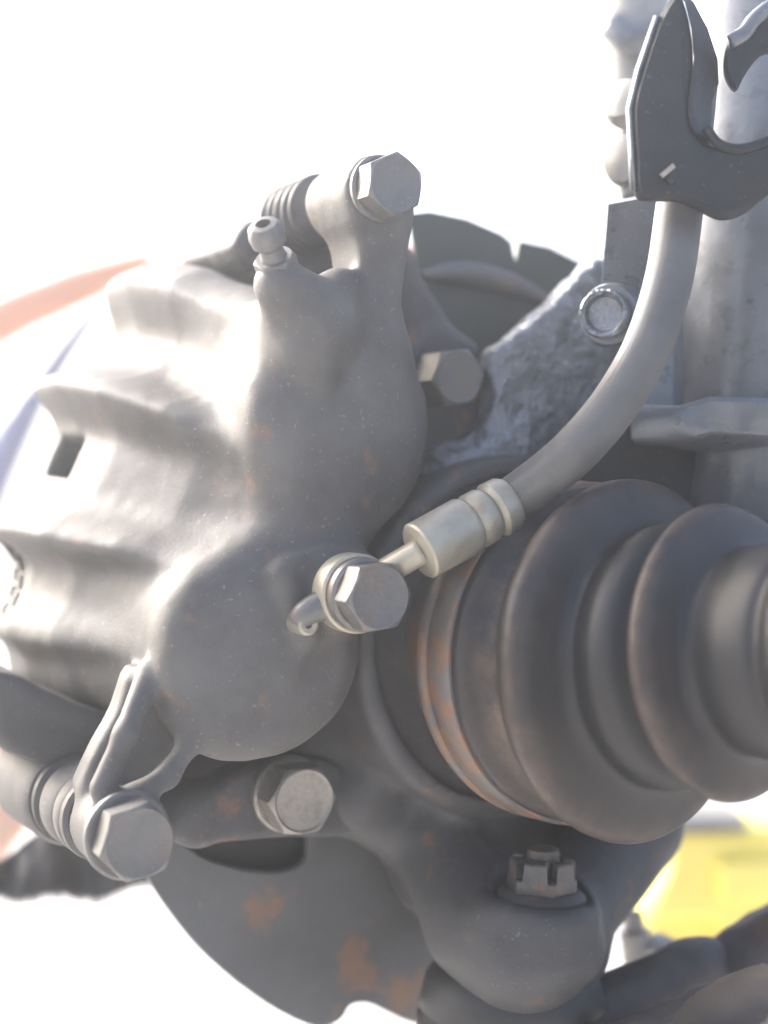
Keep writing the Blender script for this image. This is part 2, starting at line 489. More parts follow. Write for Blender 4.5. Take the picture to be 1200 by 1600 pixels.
t0, t1 = RIBS[0] - 7.5, polar(150, 1135, -40)[0]
br = smax(br, ((t0 - TH) * RR * math.pi / 180)[:, :, None], 7)
br = smax(br, ((TH - t1) * RR * math.pi / 180)[:, :, None], 12)
br = smax(br, (80 - RR)[:, :, None], 3)
br = smax(br, G.W + 10, 8)
br = smax(br, -112 - G.W, 8)
cal_d = smin(body, br, 9)
# outboard side and top are open: slot for the disc and pads
slot = np.maximum(np.abs(G.W + 80) - 17, (RR - 112)[:, :, None] if False else RR[:, :, None] - 108)
cal_d = smax(cal_d, -slot, 2)
# window through the bridge
wa, wr = polar(82, 703, -88)
win = np.maximum(np.maximum(np.abs(TH - wa)[:, :, None] * wr * math.pi / 180 - 6.5, np.abs(G.W + 89) - 9.5 + 0 * RR[:, :, None]), 100 - RR[:, :, None])
cal_d = smax(cal_d, -win, 2.0)
# upper ear and pin lug
ear = G.extr([(548, 330), (600, 300), (640, 325), (634, 400), (624, 480), (640, 570), (590, 620), (530, 600), (535, 520), (560, 455), (556, 390)], -4, -22, 0, 4, 3)
cal_d = smin(cal_d, ear, 6)
pu = pw(592, 300, 0)
cal_d = smin(cal_d, G.cyl(pu, 9.6, -26, 1.0, 2.0), 5)
# bleeder boss
b0 = pw(482, 500, -2); b1 = pw(440, 446, 4)
cal_d = smin(cal_d, G.cap(b0, b1, 12.0, 7.0), 5)
cal_d = smin(cal_d, G.cap(b0 + [3, -3, 0], pw(530, 452, -4), 9.0, 5.5), 5)
cal_d = smin(cal_d, G.cap(pw(470, 545, 1), pw(505, 590, 2), 4.0, 2.0), 6)
# hose boss
h0 = pw(536, 923, 2)
cal_d = smin(cal_d, G.extr([(424, 896), (465, 858), (535, 846), (590, 872), (575, 960), (520, 1000), (476, 1004), (447, 950)], 3, -10, 3.6, 2.2, 2), 2.5)
cal_d = smin(cal_d, G.cyl(h0, 9.5, -8, 6.5, 1.2), 3)
cal_d = smin(cal_d, G.cap(pw(440, 900, 2), pw(478, 985, 3), 3.2, 3.2), 3)
cal_d = smin(cal_d, G.cap(pw(478, 985, 1), pw(446, 1050, 0), 3.0, 2.2), 3)
cal_d = smin(cal_d, G.cap(pw(446, 1050, 0), pw(385, 1092, 0), 2.2, 1.2), 3)
# lower lug: two ridges round a sunk web, then the pin eye
web = G.extr([(232, 1050), (280, 1080), (312, 1150), (298, 1200), (262, 1262), (150, 1262), (162, 1200), (205, 1120)], -6, -26, -16, 2.5, 3)
cal_d = smin(cal_d, web, 2)
for q0, q1, r0, r1 in (((236, 1050), (196, 1148), 4.0, 3.2), ((196, 1148), (158, 1232), 3.2, 3.4), ((262, 1082), (303, 1152), 3.6, 3.2), ((303, 1152), (262, 1212), 3.2, 3.2),
                       ((262, 1212), (212, 1240), 3.0, 3.0)):
    cal_d = smin(cal_d, G.cap(pw(*q0, -5 if q0[1] > 1100 else -13), pw(*q1, -5), r0 * .9, r1 * .9), 2.6)
PL = pw(208, 1308, 0)
cal_d = smin(cal_d, G.cyl(PL, 10.2, -21, -1.0, 1.6), 4)
cal_d = cal_d + 0.12 * G.vnoise(10, 1) + 0.12 * G.vnoise(3.2, 2)
cbody = G.mesh('caliper_body', cal_d, M['cast'], cal)
# faint raised casting figures on the bridge, reading upwards
from mathutils.bvhtree import BVHTree
def surf_hit(o, px, py):
    me = o.data
    bv = BVHTree.FromPolygons([v.co + o.matrix_basis.translation + Vector(cal['_base']) for v in me.vertices], [tuple(p.vertices) for p in me.polygons])
    h = bv.ray_cast(Vector((0, 0, CAM_H)), Vector(cp(px, py, 1.0)).normalized())
    return h[0], h[1]
pos, nor = surf_hit(cbody, 30, 902)
if pos is not None:
    tcv = bpy.data.curves.new('casting_figures', 'FONT')
    tcv.body = '2225'; tcv.size = 0.0115; tcv.extrude = 0.0005; tcv.align_x = 'CENTER'; tcv.align_y = 'CENTER'
    tob = bpy.data.objects.new('casting_figures_tmp', tcv); col.objects.link(tob)
    bpy.context.view_layer.update()
    tme = bpy.data.meshes.new_from_object(tob.evaluated_get(bpy.context.evaluated_depsgraph_get()))
    bpy.data.objects.remove(tob)
    if nor.dot(Vector((0, CAM_H * 0 + 1, 0))) > 0: nor = -nor
    yv = (Vector((-1, 0, 0)) - nor * nor.dot(Vector((-1, 0, 0)))).normalized()      # tops of the figures point left
    xv = yv.cross(nor).normalized()
    bvc = BVHTree.FromPolygons([v.co + Vector(cal['_base']) for v in cbody.data.vertices], [tuple(p.vertices) for p in cbody.data.polygons])
    V = []
    for v in tme.vertices:
        q = pos + xv * v.co.x + yv * v.co.y
        h_ = bvc.ray_cast(q + nor * 0.012, -nor)
        V.append(list((h_[0] if h_[0] is not None else q) + nor * (v.co.z + 0.0003)))
    V = np.array(V)
    mesh_obj('casting_figures', V, [tuple(p.vertices) for p in tme.polygons], M['cast'], cal, False)
# bleeder screw
bs = thing('bleeder_screw', 'small light grey bleeder screw on top of the caliper', 'screw', cp(432, 440, 380))
a0 = cp(440, 440, 382); a1 = cp(415, 362, 372); ad = (a1 - a0) / np.linalg.norm(a1 - a0)
hex_head('hexagon', a0, ad, 9.5, 7.5, M['bolt'], bs, 0.3)
lathe('nipple', a0 + ad * 7.5, ad, [(0, 3.4), (1.2, 3.0), (3, 3.0), (4.2, 4.3), (6.2, 4.6), (8.6, 4.2), (9.6, 3.4), (9.8, 1.9), (7.5, 1.6)], M['bolt'], bs, 28)

# ================================================================== SLIDE PINS, THEIR BOLTS AND BOOTS
def bolt(name, label, px, py, w0, af, H, fr, fh, rot, mat, grp=None, dish=0.3, axis=None, cat='bolt'):
    org = uvw2c(pw(px, py, w0))
    ax = EW if axis is None else axis
    t = thing(name, label, cat, org, grp)
    if fh:
        lathe('washer_flange', org, ax, [(0, fr * .97), (.4, fr), (fh - .6, fr), (fh, fr - .7), (fh, af * .4)], mat, t, 48)
    hex_head('hex_head', org + np.asarray(ax) * fh, ax, af, H, mat, t, rot, dish)
    return t
bolt('slide_pin_bolt', 'grey hex bolt closing the lower slide pin at bottom left', 197, 1303, 0, 17.0, 7.6, 10.8, 2.6, 0.25, M['bolt'])
bolt('slide_pin_bolt', 'pale overexposed hex bolt atop the upper slide pin', 592, 296, 1.2, 14.5, 7.5, 8.6, 2.2, 0.45, M['bolt'])
sl = thing('slide_pin_sleeve', 'pale grey ringed slide pin sleeve behind the lower pin bolt', 'slide pin', uvw2c(pw(205, 1308, -70)))
so = uvw2c(np.array([PL[0], PL[1], -21.0]))
slv = lathe('sleeve', so, -EW, [(0, 10.0), (1, 11.2), (3, 11.4), (4, 10.8), (5, 11.4), (9, 11.4), (10, 10.8), (11, 11.5), (21, 11.6), (22.5, 11.0), (23.5, 9)], M['cast'], sl, 48)
lathe('rubber_ring', so, -EW, [(23, 9), (23.2, 11.0), (24.5, 12.2), (27, 12.2), (28.4, 11.2), (28.6, 9)], M['blackrubber'], slv, 48)
lathe('guide_bore', so, -EW, [(28, 9), (28.2, 12.6), (30, 13.6), (60, 14.5), (62, 13)], M['cast'], sl, 48)
ub = thing('slide_pin_boot', 'pale ribbed rubber boot on the upper slide pin', 'pin boot', uvw2c(pw(540, 315, -60)))
uo = uvw2c(np.array([pu[0], pu[1], -26.0]))
pr = [(-2, 7)]
for k in range(5):
    z = k * 5.0 + 6
    pr += [(z, 7.6), (z + 1.2, 9.8), (z + 2.4, 10.4), (z + 3.6, 9.8), (z + 4.8, 7.6)]
lathe('bellows', uo, -EW, pr, M['blackrubber'], ub, 40, sharp=None)
lathe('pin', uo, -EW, [(-4, 5.2), (8, 5.2), (60, 5.2), (61, 4)], M['bolt'], ub, 28)
# ================================================================== CALIPER BRACKET
brk = thing('caliper_bracket', 'dark iron caliper bracket arms behind the caliper', 'bracket', uvw2c(pw(420, 1310, -40)))
Gb = Grid((-105, -95, -110), (45, 115, -18), 1.2)
bn = 0.4 * Gb.vnoise(9, 7) + 0.2 * Gb.vnoise(4, 8)
bd = Gb.extr([(285, 1262), (330, 1235), (400, 1195), (470, 1180), (540, 1195), (590, 1245), (575, 1300), (520, 1312), (430, 1312), (300, 1322)], -30, -44, -30, 3, 3)
bu = Gb.extr([(632, 560), (650, 530), (690, 518), (740, 530), (775, 570), (782, 640), (770, 720), (740, 790), (660, 760), (600, 640)], -26, -42, -26, 3, 3)
bd = smin(bd, Gb.extr([(285, 1262), (330, 1235), (330, 1322), (290, 1322), (235, 1295)], -30, -70, -30, 3, 2), 4)
bu = smin(bu, Gb.extr([(345, 390), (372, 350), (402, 362), (420, 420), (380, 430)], -60, -95, -50, 3, 2), 4)
bu = smin(bu, Gb.cap(pw(600, 420, -40), pw(680, 560, -36), 8, 9), 6)
bu = smin(bu, Gb.cap(pw(600, 420, -42), pw(400, 400, -70), 8, 9), 6)
Gb.mesh('lower_arm', bd + bn, M['knuckle'], brk)
bo_ = Gb.extr([(-20, 1040), (60, 1072), (150, 1108), (245, 1120), (250, 1215), (150, 1215), (40, 1185), (-20, 1150)], -55, -98, -48, 3, 2)
Gb.mesh('outer_bridge', bo_ + bn, M['knuckle'], brk)
Gb.mesh('upper_arm', bu + bn, M['knuckle'], brk)
bolt('mounting_bolt', 'grey bracket mounting bolt right of the caliper under the upper dust shield', 684, 592, -24, 14.8, 12.0, 0, 0, 0.15, M['bolt'])
bolt('mounting_bolt', 'worn steel flange bolt on the bracket arm below the caliper', 446, 1238, -30, 17.5, 9.0, 10.6, 3.4, 0.0, M['brightbolt'], dish=0.8)

# ================================================================== STEERING KNUCKLE
kn = thing('steering_knuckle', 'dark cast iron steering knuckle around the drive shaft boot', 'knuckle', uvw2c(pw(780, 1590, 0)))
Gk = Grid((-55, -150, -62), (120, 100, 38), 1.2)
kd = Gk.extr([(560, 640), (640, 600), (720, 560), (800, 560), (900, 600), (960, 640), (1010, 720), (1030, 900), (1060, 1100), (1030, 1300), (930, 1430), (915, 1470),
              (760, 1470), (672, 1440), (640, 1372), (606, 1335), (560, 1310), (500, 1290), (440, 1230), (480, 1130), (520, 900)], -34, -56, -34, 5, 3)
rk = np.sqrt((Gk.U - HUB[0]) ** 2 + (Gk.V - HUB[1]) ** 2)
hubd = Gk.cyl(HUB, 51, -50, -6, 4)
kd = smin(kd, hubd, 14)
# seat that the joint sits in, with a fine groove round it
kd = smax(kd, -np.maximum(rk - 45.5, -10 - Gk.W), 1.5)
kd = smax(kd, -(np.sqrt((rk - 48.2) ** 2 + (Gk.W + 6) ** 2) - 0.9), 0.8)
# ball joint lug
VU = np.array([EU[2], EV[2], EW[2]])       # world up in wheel frame
lug = pw(836, 1456, 14)
lax = VU + np.array([0.02, 0, 0.04])
kd = smin(kd, Gk.acyl(lug, lax, 17.0, -8, 10.5, 4.5), 7)
kd = smin(kd, Gk.ell(pw(818, 1492, 10), (19, 15.5, 18)), 8)
kd = smin(kd, Gk.cap(pw(905, 1500, 8), pw(880, 1545, 10), 7, 6), 7)
kd = smin(kd, Gk.cap(pw(760, 1420, -8), pw(800, 1470, 6), 15, 13), 9)
kd = smin(kd, Gk.cap(pw(690, 1330, -26), pw(745, 1450, -6), 13, 13), 10)
kd = smin(kd, Gk.cap(pw(985, 1290, -20), pw(880, 1440, 4), 16, 13), 8)
kd = smin(kd, Gk.cap(pw(600, 1270, -36), pw(560, 1240, -36), 9, 11), 8)
kd = smax(kd, -Gk.acyl(lug + lax * 8.0 + np.array([1.5, 0, 0]), lax, 13.0, 0, 26, 2), 2)
kd = kd + 0.4 * Gk.vnoise(11, 3) + 0.22 * Gk.vnoise(4.5, 4)
Gk.mesh('knuckle_casting', kd, M['knuckle'], kn)
# strut arm of the knuckle: flaky painted plate
Ga = Grid((-20, -30, -34), (120, 100, 14), 1.0)
ad_ = Ga.extr([(772, 610), (772, 548), (800, 528), (866, 474), (936, 404), (960, 420), (985, 450), (1030, 560), (1000, 640), (930, 700), (880, 740), (820, 790), (770, 760)], -14, -24, -14, 2, 2)
ad_ = smin(ad_, Ga.cap(pw(700, 740, -24), pw(800, 700, -20), 10, 6), 8)
ad_ = ad_ + 0.5 * Ga.vnoise(7, 5) + 0.45 * Ga.vnoise(3, 6)
Ga.mesh('strut_arm', ad_, M['roughpaint'], kn)
# castle nut of the ball joint
nut = thing('castle_nut', 'slotted castle nut with round flange on the ball joint below the boot', 'nut', cp(846, 1400, 372))
VC = uvw2c(lax) - O; VC /= np.linalg.norm(VC)
nb = uvw2c(lug + lax * 7.6 + np.array([1.5, 0, 0]))
lathe('flange', nb, VC, [(0, 11.2), (.8, 11.9), (2.2, 11.9), (3.4, 10.6), (4.0, 9)], M['knuckle'], nut, 48)
def castle(org, axis, af, h1, h2, mat, parent):
    x, y, d = frame_of(axis); n = 144
    an = np.linspace(0, 2 * math.pi, n, endpoint=False)
    ri = af / 2
    rh = np.minimum(ri / np.cos((an % (math.pi / 3)) - math.pi / 6), ri * 1.12)
    slot = np.abs(((an + math.pi / 6) % (math.pi / 3)) - math.pi / 6) < 0.16
    def ring(r, z):
        return np.asarray(org) + np.outer(z, d) + np.outer(np.cos(an + .2) * r, x) + np.outer(np.sin(an + .2) * r, y)
    one = np.ones(n)
    zt = np.where(slot, h1, h2)
    R = [ring(rh, 0 * one), ring(rh, one * (h1 - .3)), ring(rh * .985, zt - .5), ring(rh * .94, zt), ring(rh * .60, zt), ring(rh * .58, one * (h1 - 1.5))]
    V, Fc = rings_mesh(R)
    return mesh_obj('crown', c2w(V), Fc, mat, parent, True, 30)
castle(nb + VC * 3.2, VC, 16.8, 4.2, 8.8, M['nut'], nut)
lathe('stud', nb, VC, [(4, 4.6), (12, 4.6), (12.3, 4.2), (14.5, 4.2), (15.0, 3.4)], M['nut'], nut, 32)
# ball joint boot
bj = thing('ball_joint_boot', 'dark ribbed rubber ball joint boot at the bottom edge', 'ball joint', cp(760, 1740, 385))
lathe('rubber_boot', cp(800, 1545, 425), (0.0, 0, -1), [(-12, 10), (-9, 20), (-4, 24), (0, 25), (4, 26), (5.5, 24.4), (7, 26.4), (12, 26.4), (13.5, 24.6), (15, 26.4), (24, 26.5), (30, 24), (36, 14)], M['blackrubber'], bj, 56, sharp=None)

# ================================================================== DRIVE SHAFT AND BOOT
ds = thing('drive_shaft', 'rusty ringed drive shaft joint with dark pleated rubber boot at right', 'drive shaft', cp(1000, 1330, 388))
# the joint is bent by the steering: the boot leaves the wheel axis to the right
SA, SB, SC = cp(897, 1018, 406), cp(994, 1031, 388.6), cp(1140, 1018, 367.6)
def yawv(d): return np.array([math.sin(math.radians(d)), -math.cos(math.radians(d)), 0])
NA = np.array(EW)
path_s = [-80, 0, 22, 50, 110, 300]
path_p = [SA - NA * 80, SA, SB, SC, SC + (yawv(43) + [0, 0, .06]) * 60, SC + (yawv(43) + [0, 0, .06]) * 250]
path_n = [NA, NA, yawv(40) + [0, 0, .05], yawv(41) + [0, 0, .10], yawv(43) + [0, 0, .06], yawv(43) + [0, 0, .06]]
def axl(name, prof, mat, segs=96, sharp=None, wob=0.0, n=6, parent=None):
    q = smooth_profile(prof, n) if n > 1 else np.array(prof, float)
    an = np.linspace(0, 2 * math.pi, segs, endpoint=False)
    rings = []
    for z, r in q:
        c = np.array([np.interp(z, path_s, [p[k] for p in path_p]) for k in range(3)])
        nn = np.array([np.interp(z, path_s, [p[k] for p in path_n]) for k in range(3)])
        x, y, _ = frame_of(nn)
        rr = r * (1 + wob * (np.sin(2 * an + 1) + .6 * np.sin(5 * an + z * .1)))
        rings.append(c + np.outer(np.cos(an) * rr, x) + np.outer(np.sin(an) * rr, y))
    V, Fc = rings_mesh(rings)
    return mesh_obj(name, c2w(V), Fc, mat, parent or ds, True, sharp)
axl('joint_housing', [(-60, 34), (-12, 35), (-8, 38), (-6.4, 43.8), (-5.4, 44.8), (-4, 45.2), (-2.2, 45.2), (-1.2, 44.4), (-0.8, 43)], M['rustring'], sharp=50, n=1)
BOOT = [(-3, 40), (2, 42.6), (7, 43.8), (8.6, 43), (10, 40.4), (12, 38.4), (14.5, 38.4), (16.2, 40.6), (18, 43.8), (20, 45.6), (22, 46), (24, 45.0), (25.4, 42.6), (26.4, 38), (27.6, 34.2), (29.5, 32.4), (32, 32.6), (36, 33.2), (40, 32.0),
        (42.6, 29.2), (44.4, 28.2), (45.8, 30.4), (47.4, 34.0), (49.5, 35.6), (51.5, 35.2), (53, 33.4), (54.2, 29.4), (55.6, 26.0), (58, 24.6), (65, 25.6), (71, 25.6), (74, 24.8), (76, 25.8), (78.5, 27.6), (81, 27.6), (83.5, 25.6), (86, 22.6), (90, 20.6), (96, 18), (104, 16.5)]
BOOT_S = [q0 for q0, _ in BOOT]
rbt = axl('rubber_boot', BOOT, M['rubber'], wob=0.0025)
wat = rbt.data.attributes.new('wear', 'FLOAT', 'POINT')
nring = len(rbt.data.vertices) // 96
sp = smooth_profile([(q0, 0) for q0 in BOOT_S], 6)[:, 0]
wat.data.foreach_set('value', np.repeat(np.clip(np.exp(-((sp - 12.5) / 3.5) ** 2) + .75 * np.exp(-((sp - 22.5) / 3.2) ** 2) + .7 * np.exp(-((sp - 50.5) / 3.2) ** 2), 0, 1), 96).astype(np.float32)[:len(rbt.data.vertices)])
axl('boot_clamp', [(-1.0, 42), (-0.6, 44.0), (0.2, 44.8), (5.2, 44.9), (6.0, 44.4), (6.3, 42)], M['rustring'], sharp=50, n=1, parent=rbt)
axl('shaft', [(98, 12), (150, 12), (280, 12)], M['blackrubber'], segs=40, n=1)

# ================================================================== BRAKE HOSE
hs = thing('brake_hose', 'thick grey rubber brake hose curving down from bracket to crimped metal fitting', 'brake hose', cp(640, 860, 372))
hp = [(1085, 120, 392), (1075, 220, 390), (1061, 330, 386), (1044, 440, 382), (1010, 545, 379), (960, 632, 378), (905, 698, 378), (855, 742, 382), (800, 782, 387), (770, 799, 385)]
hose = tube('hose', [cp(*q) for q in hp], 5.6, M['hose'], hs, 48, 8, flute=0.075)
fd = cp(790, 788, 386) - cp(655, 862, 376); fl = np.linalg.norm(fd); fd /= fl
f0 = cp(655, 862, 376)
crs = lathe('crimp_sleeve', f0, fd, [(0, 3.2), (0, 7.0), (.5, 7.4), (14.2, 7.5), (15.2, 7.0), (16, 6.2)], M['zinc'], hs, 40)
lathe('crimp_collar', f0, fd, [(15.4, 5.6), (15.8, 6.6), (17, 7.2), (20.2, 7.2), (21.2, 6.6), (21.8, 5.6)], M['zinc'], crs, 40)
lathe('end_collar', f0, fd, [(21.4, 5.6), (21.8, 6.6), (23, 7.4), (26.6, 7.3), (27.8, 6.6), (28.0, 5.4)], M['zinc'], crs, 40)
BJ = pw(538, 924, 6.5)
bo = uvw2c(BJ)
tube('metal_pipe', [bo + EW * 5.0, bo * .6 + f0 * .4 + EW * 2.4, bo * .3 + f0 * .7 + EW * 1.0, f0 + fd * 1.5], 3.4, M['zinc'], hs, 24, 5)
lathe('banjo_ring', bo + EW * 1.4, EW, [(0, 5), (0, 9.4), (.6, 10.0), (6.4, 10.0), (7.0, 9.4), (7, 5)], M['zinc'], hs, 48)
lathe('locating_pin', uvw2c(pw(463, 972, 4)), EW, [(0, 2.8), (6.0, 2.8), (7.2, 2.7), (7.6, 2.1), (7.4, 1.0), (6.6, .8)], M['zinc'], hs, 28)
tube('locating_arm', [bo + EW * 4.5, uvw2c(pw(484, 955, 9.5)), uvw2c(pw(464, 973, 8.0))], [5, 3.6, 3.0], M['bolt'], hs, 20, 5)
bt = thing('banjo_bolt', 'dark hex banjo bolt clamping the hose fitting to the caliper', 'bolt', bo)
lathe('sealing_washer', bo, EW, [(0, 5), (0, 8.6), (.2, 9.0), (1.1, 9.0), (1.3, 8.6), (1.3, 5)], M['rustring'], bt, 40)
lathe('sealing_washer', bo + EW * 8.5, EW, [(0, 5), (0, 8.6), (.2, 9.0), (1.1, 9.0), (1.3, 8.6), (1.3, 5)], M['rustring'], bt, 40)
lathe('collar', bo + EW * 9.9, EW, [(0, 5), (0, 8.9), (.4, 9.3), (1.8, 9.2), (2.6, 8.4), (2.6, 5)], M['bolt'], bt, 48)
hex_head('hex_head', bo + EW * 12.3, EW, 15.6, 7.6, M['bolt'], bt, 0.1, 0.2)

# ================================================================== STRUT
st = thing('strut', 'glossy dark painted suspension strut tube with clamp bracket at right', 'strut', cp(1190, 690, 440))
sax = cp(1235, -150, 455) - cp(1176, 900, 438); sL = np.linalg.norm(sax); sax /= sL
lathe('strut_tube', cp(1176, 900, 438), sax, [(0, 26), (2, 27), (sL - 1, 27), (sL, 26)], M['paint'], st, 72)
prism('clamp_flange', [cp(948, 318, 412), cp(1050, 300, 412), cp(1050, 640, 412), cp(1000, 640, 412), cp(945, 470, 412), cp(938, 440, 412)], cp(40, 30, 425) - cp(0, 0, 412) * 1.0 if False else np.array([4.0, 4.5, 0]), M['paint'], st, 0.6)
prism('clamp_foot', [cp(985, 632, 402), cp(1060, 634, 398), cp(1110, 620, 396), cp(1210, 622, 398), (cp(1260, 626, 402)), cp(1260, 690, 470), cp(985, 650, 470)], np.array([0.5, 1.0, -10.0]), M['paint'], st, 1.2)
# clamp bolt end with rolled rim
cb = thing('clamp_bolt', 'round hollow-ended clamp bolt on the strut flange left of the hose', 'bolt', cp(944, 520, 402))
co = cp(962, 494, 408); cax = cp(936, 492, 396) - co; cax = cax / np.linalg.norm(cax) * 1.0
cax = np.array([-0.45, -0.88, -0.05]); cax /= np.linalg.norm(cax)
lathe('collar_nut', co, cax, [(-4, 7.4), (0, 8.6), (4, 8.6), (6, 7.8), (6.2, 5)], M['paint'], cb, 40)
lathe('bolt_end', co, cax, [(5, 5.8), (9, 6.6), (10.6, 6.5), (11, 5.9), (10.4, 5.0), (8.5, 4.4), (8.2, 0.6)], M['roughpaint'], cb, 40)

# dark inner wheelhouse wall piece seen between hose and boot
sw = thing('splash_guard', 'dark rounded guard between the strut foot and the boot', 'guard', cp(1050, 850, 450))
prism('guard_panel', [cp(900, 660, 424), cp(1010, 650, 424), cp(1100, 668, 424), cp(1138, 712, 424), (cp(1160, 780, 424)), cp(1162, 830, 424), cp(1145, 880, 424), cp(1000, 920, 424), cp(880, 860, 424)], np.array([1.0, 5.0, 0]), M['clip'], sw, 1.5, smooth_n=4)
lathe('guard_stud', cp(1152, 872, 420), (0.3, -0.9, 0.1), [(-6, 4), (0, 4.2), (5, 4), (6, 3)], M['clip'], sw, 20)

# ================================================================== HOSE BRACKET
hb = thing('hose_bracket', 'black pressed steel hose bracket with hooked lip at top right', 'bracket', cp(1060, 330, 368))
DB = 368
plate = [(1058, -14), (1070, 4), (1080, 45), (1084, 92), (1080, 130), (1076, 165), (1084, 204), (1112, 226), (1160, 231), (1210, 213), (1270, 200), (1270, 270), (1205, 300), (1165, 330), (1128, 339), (1095, 325), (1060, 310),
         (1012, 309), (993, 298), (990, 240), (986, 170), (1000, 110), (1030, 24)]
cpl = prism('clip_plate', [cp(x, y, DB + (x - 1000) * 0.04) for x, y in plate], np.array([0.6, 6.0, 0]), M['clip'], hb, 1.4, smooth_n=4)
wi = [(1058, -14), (1070, 4), (1080, 45), (1084, 92), (1080, 130), (1076, 165), (1084, 204), (1112, 226)]
wo = [(1066, -14), (1084, 4), (1106, 45), (1121, 92), (1123, 130), (1112, 160), (1110, 198), (1122, 222)]
Vw = []
for (xa, ya), (xb, yb) in zip(wi, wo):
    for t_, dd in ((0.0, 0.6), (0.12, 1.2), (0.45, 8.0), (1.0, 15.0), (1.0, 17.5), (0.4, 11.0), (0.0, 5.0)):
        Vw.append(cp(xa + (xb - xa) * t_, ya + (yb - ya) * t_, DB + 2.6 + dd))
nw = 7
Fw = [(i * nw + k, i * nw + (k + 1) % nw, (i + 1) * nw + (k + 1) % nw, (i + 1) * nw + k) for i in range(len(wi) - 1) for k in range(nw)]
Fw += [tuple(range(nw - 1, -1, -1)), tuple(range(len(Vw) - nw, len(Vw)))]
mesh_obj('folded_wing', c2w(np.array(Vw)), Fw, M['clip'], hb, True, 50)
# bent left flange
fl_ = [(1030, 24), (1000, 110), (986, 170), (990, 240), (993, 298)]
Vf = []; Ff = []
for i, (x, y) in enumerate(fl_):
    for dx, dd in ((0, 0.4), (-6, 1.5), (-9, 5), (-4, 14), (0, 14), (3, 5)):
        Vf.append(cp(x + dx, y, DB + (x - 1000) * .04 + dd))
for i in range(len(fl_) - 1):
    for k in range(6):
        k2 = (k + 1) % 6
        Ff.append((i * 6 + k, i * 6 + k2, (i + 1) * 6 + k2, (i + 1) * 6 + k))
Ff.append((5, 4, 3, 2, 1, 0)); Ff.append(tuple(range(len(Vf) - 6, len(Vf))))
mesh_obj('bent_flange', c2w(np.array(Vf)), Ff, M['paint'], hb, True)
tube('rolled_lip', [cp(1102, 200, DB + 5), cp(1124, 226, DB + 5), cp(1160, 233, DB + 6), cp(1215, 216, DB + 8), cp(1270, 203, DB + 10)], 1.3, M['clip'], hb, 14, 5)
prism('slot_highlight', [cp(1030, 273, DB + .2), cp(1050, 256, DB + .2), cp(1055, 262, DB + .2), cp(1035, 279, DB + .2)], np.array([0, -1.0, 0]), M['zinc'], cpl, 0.2)  # pale strip added to paint in a small slot highlight on the plate
lathe('spot_weld', cp(1050, 277, DB + 2), (0, -1, 0), [(0, 1.8), (1.2, 1.7), (1.8, 1.0)], M['clip'], cpl, 20)
# second bracket at the right edge
rb_ = thing('strut_tab', 'dark sheet tab with a bright upper edge at the right frame edge', 'bracket', cp(1190, 140, 385))
prism('tab_plate', [cp(1138, 66, 385), cp(1165, 50, 385), cp(1180, 28, 385), cp(1215, 6, 385), cp(1280, 0, 385), cp(1280, 90, 385), cp(1200, 80, 385), cp(1168, 110, 385), cp(1150, 140, 385), cp(1132, 110, 385)], np.array([0.3, 3.5, 0.0]), M['clip'], rb_, 0.9, smooth_n=4)
tube('tab_lip', [cp(1139, 66, 384), cp(1163, 52, 384), cp(1180, 30, 384), cp(1215, 6, 384), cp(1280, 0, 384)], 2.0, M['paint'], rb_, 16, 5)
# pale fitting behind the bracket
ft = thing('line_fitting', 'blown-out pale fitting with rounded ends behind the hose bracket', 'fitting', cp(970, 310, 420))
lathe('rounded_cap', cp(985, 165, 420), (-0.5, -0.6, 0.2), [(-6, 4), (-4, 6.5), (2, 7), (5, 5.5), (6.2, 2)], M['greymetal'], ft, 30)
lathe('lower_cap', cp(985, 250, 420), (-0.6, -0.6, -0.2), [(-6, 5), (-3, 7), (3, 7), (5, 5.5), (6, 2)], M['greymetal'], ft, 30)
tube('stem', [cp(990, 150, 424), cp(984, 200, 422), cp(982, 260, 422), cp(992, 305, 424)], 3.6, M['greymetal'], ft, 18, 4)
# blurred pipe running up behind the bracket
vp = thing('spring_leg', 'blurred grey upright leg behind the hose bracket at the top edge', 'strut leg', cp(990, 200, 560))
tube('leg_tube', [cp(985, 170, 570), cp(990, 60, 575), cp(995, -40, 580), cp(1000, -160, 585)], [10, 13, 14, 14], M['greymetal'], vp, 24, 4)
tube('leg_clamp', [cp(955, 40, 560), cp(985, 60, 556), cp(1040, 40, 560)], 6, M['paint'], vp, 18, 4)
tube('leg_rod', [cp(1120, 120, 520), cp(1130, 20, 525), cp(1140, -120, 530)], 7, M['arm'], vp, 18, 4)

# ================================================================== DUST SHIELD AND DISC
sh = thing('dust_shield', 'dark sheet steel dust shield with rust patches behind the knuckle', 'dust shield', uvw2c(pw(540, 1600, -58)))
low = [(225, 1330), (232, 1372), (262, 1420), (310, 1480), (372, 1536), (440, 1582), (500, 1606), (535, 1592), (548, 1572), (575, 1568), (606, 1582), (650, 1600), (760, 1620), (800, 1500), (760, 1300), (600, 1200), (500, 1240), (480, 1310), (478, 1340), (455, 1358), (400, 1362), (330, 1345), (290, 1322), (268, 1300)]
prism('lower_plate', [uvw2c(pw(x, y, -58)) for x, y in low], EW * -1.6, M['shield'], sh, 0.4, smooth_n=3)
up = [(622, 420), (652, 410), (640, 334), (672, 330), (730, 342), (786, 366), (800, 378), (806, 412), (812, 376), (860, 386), (912, 412), (960, 470), (960, 620), (800, 640), (640, 600), (610, 480)]
upl = prism('upper_plate', [uvw2c(pw(x, y, -52)) for x, y in up], EW * -1.6, M['upshield'], sh, 0.4)
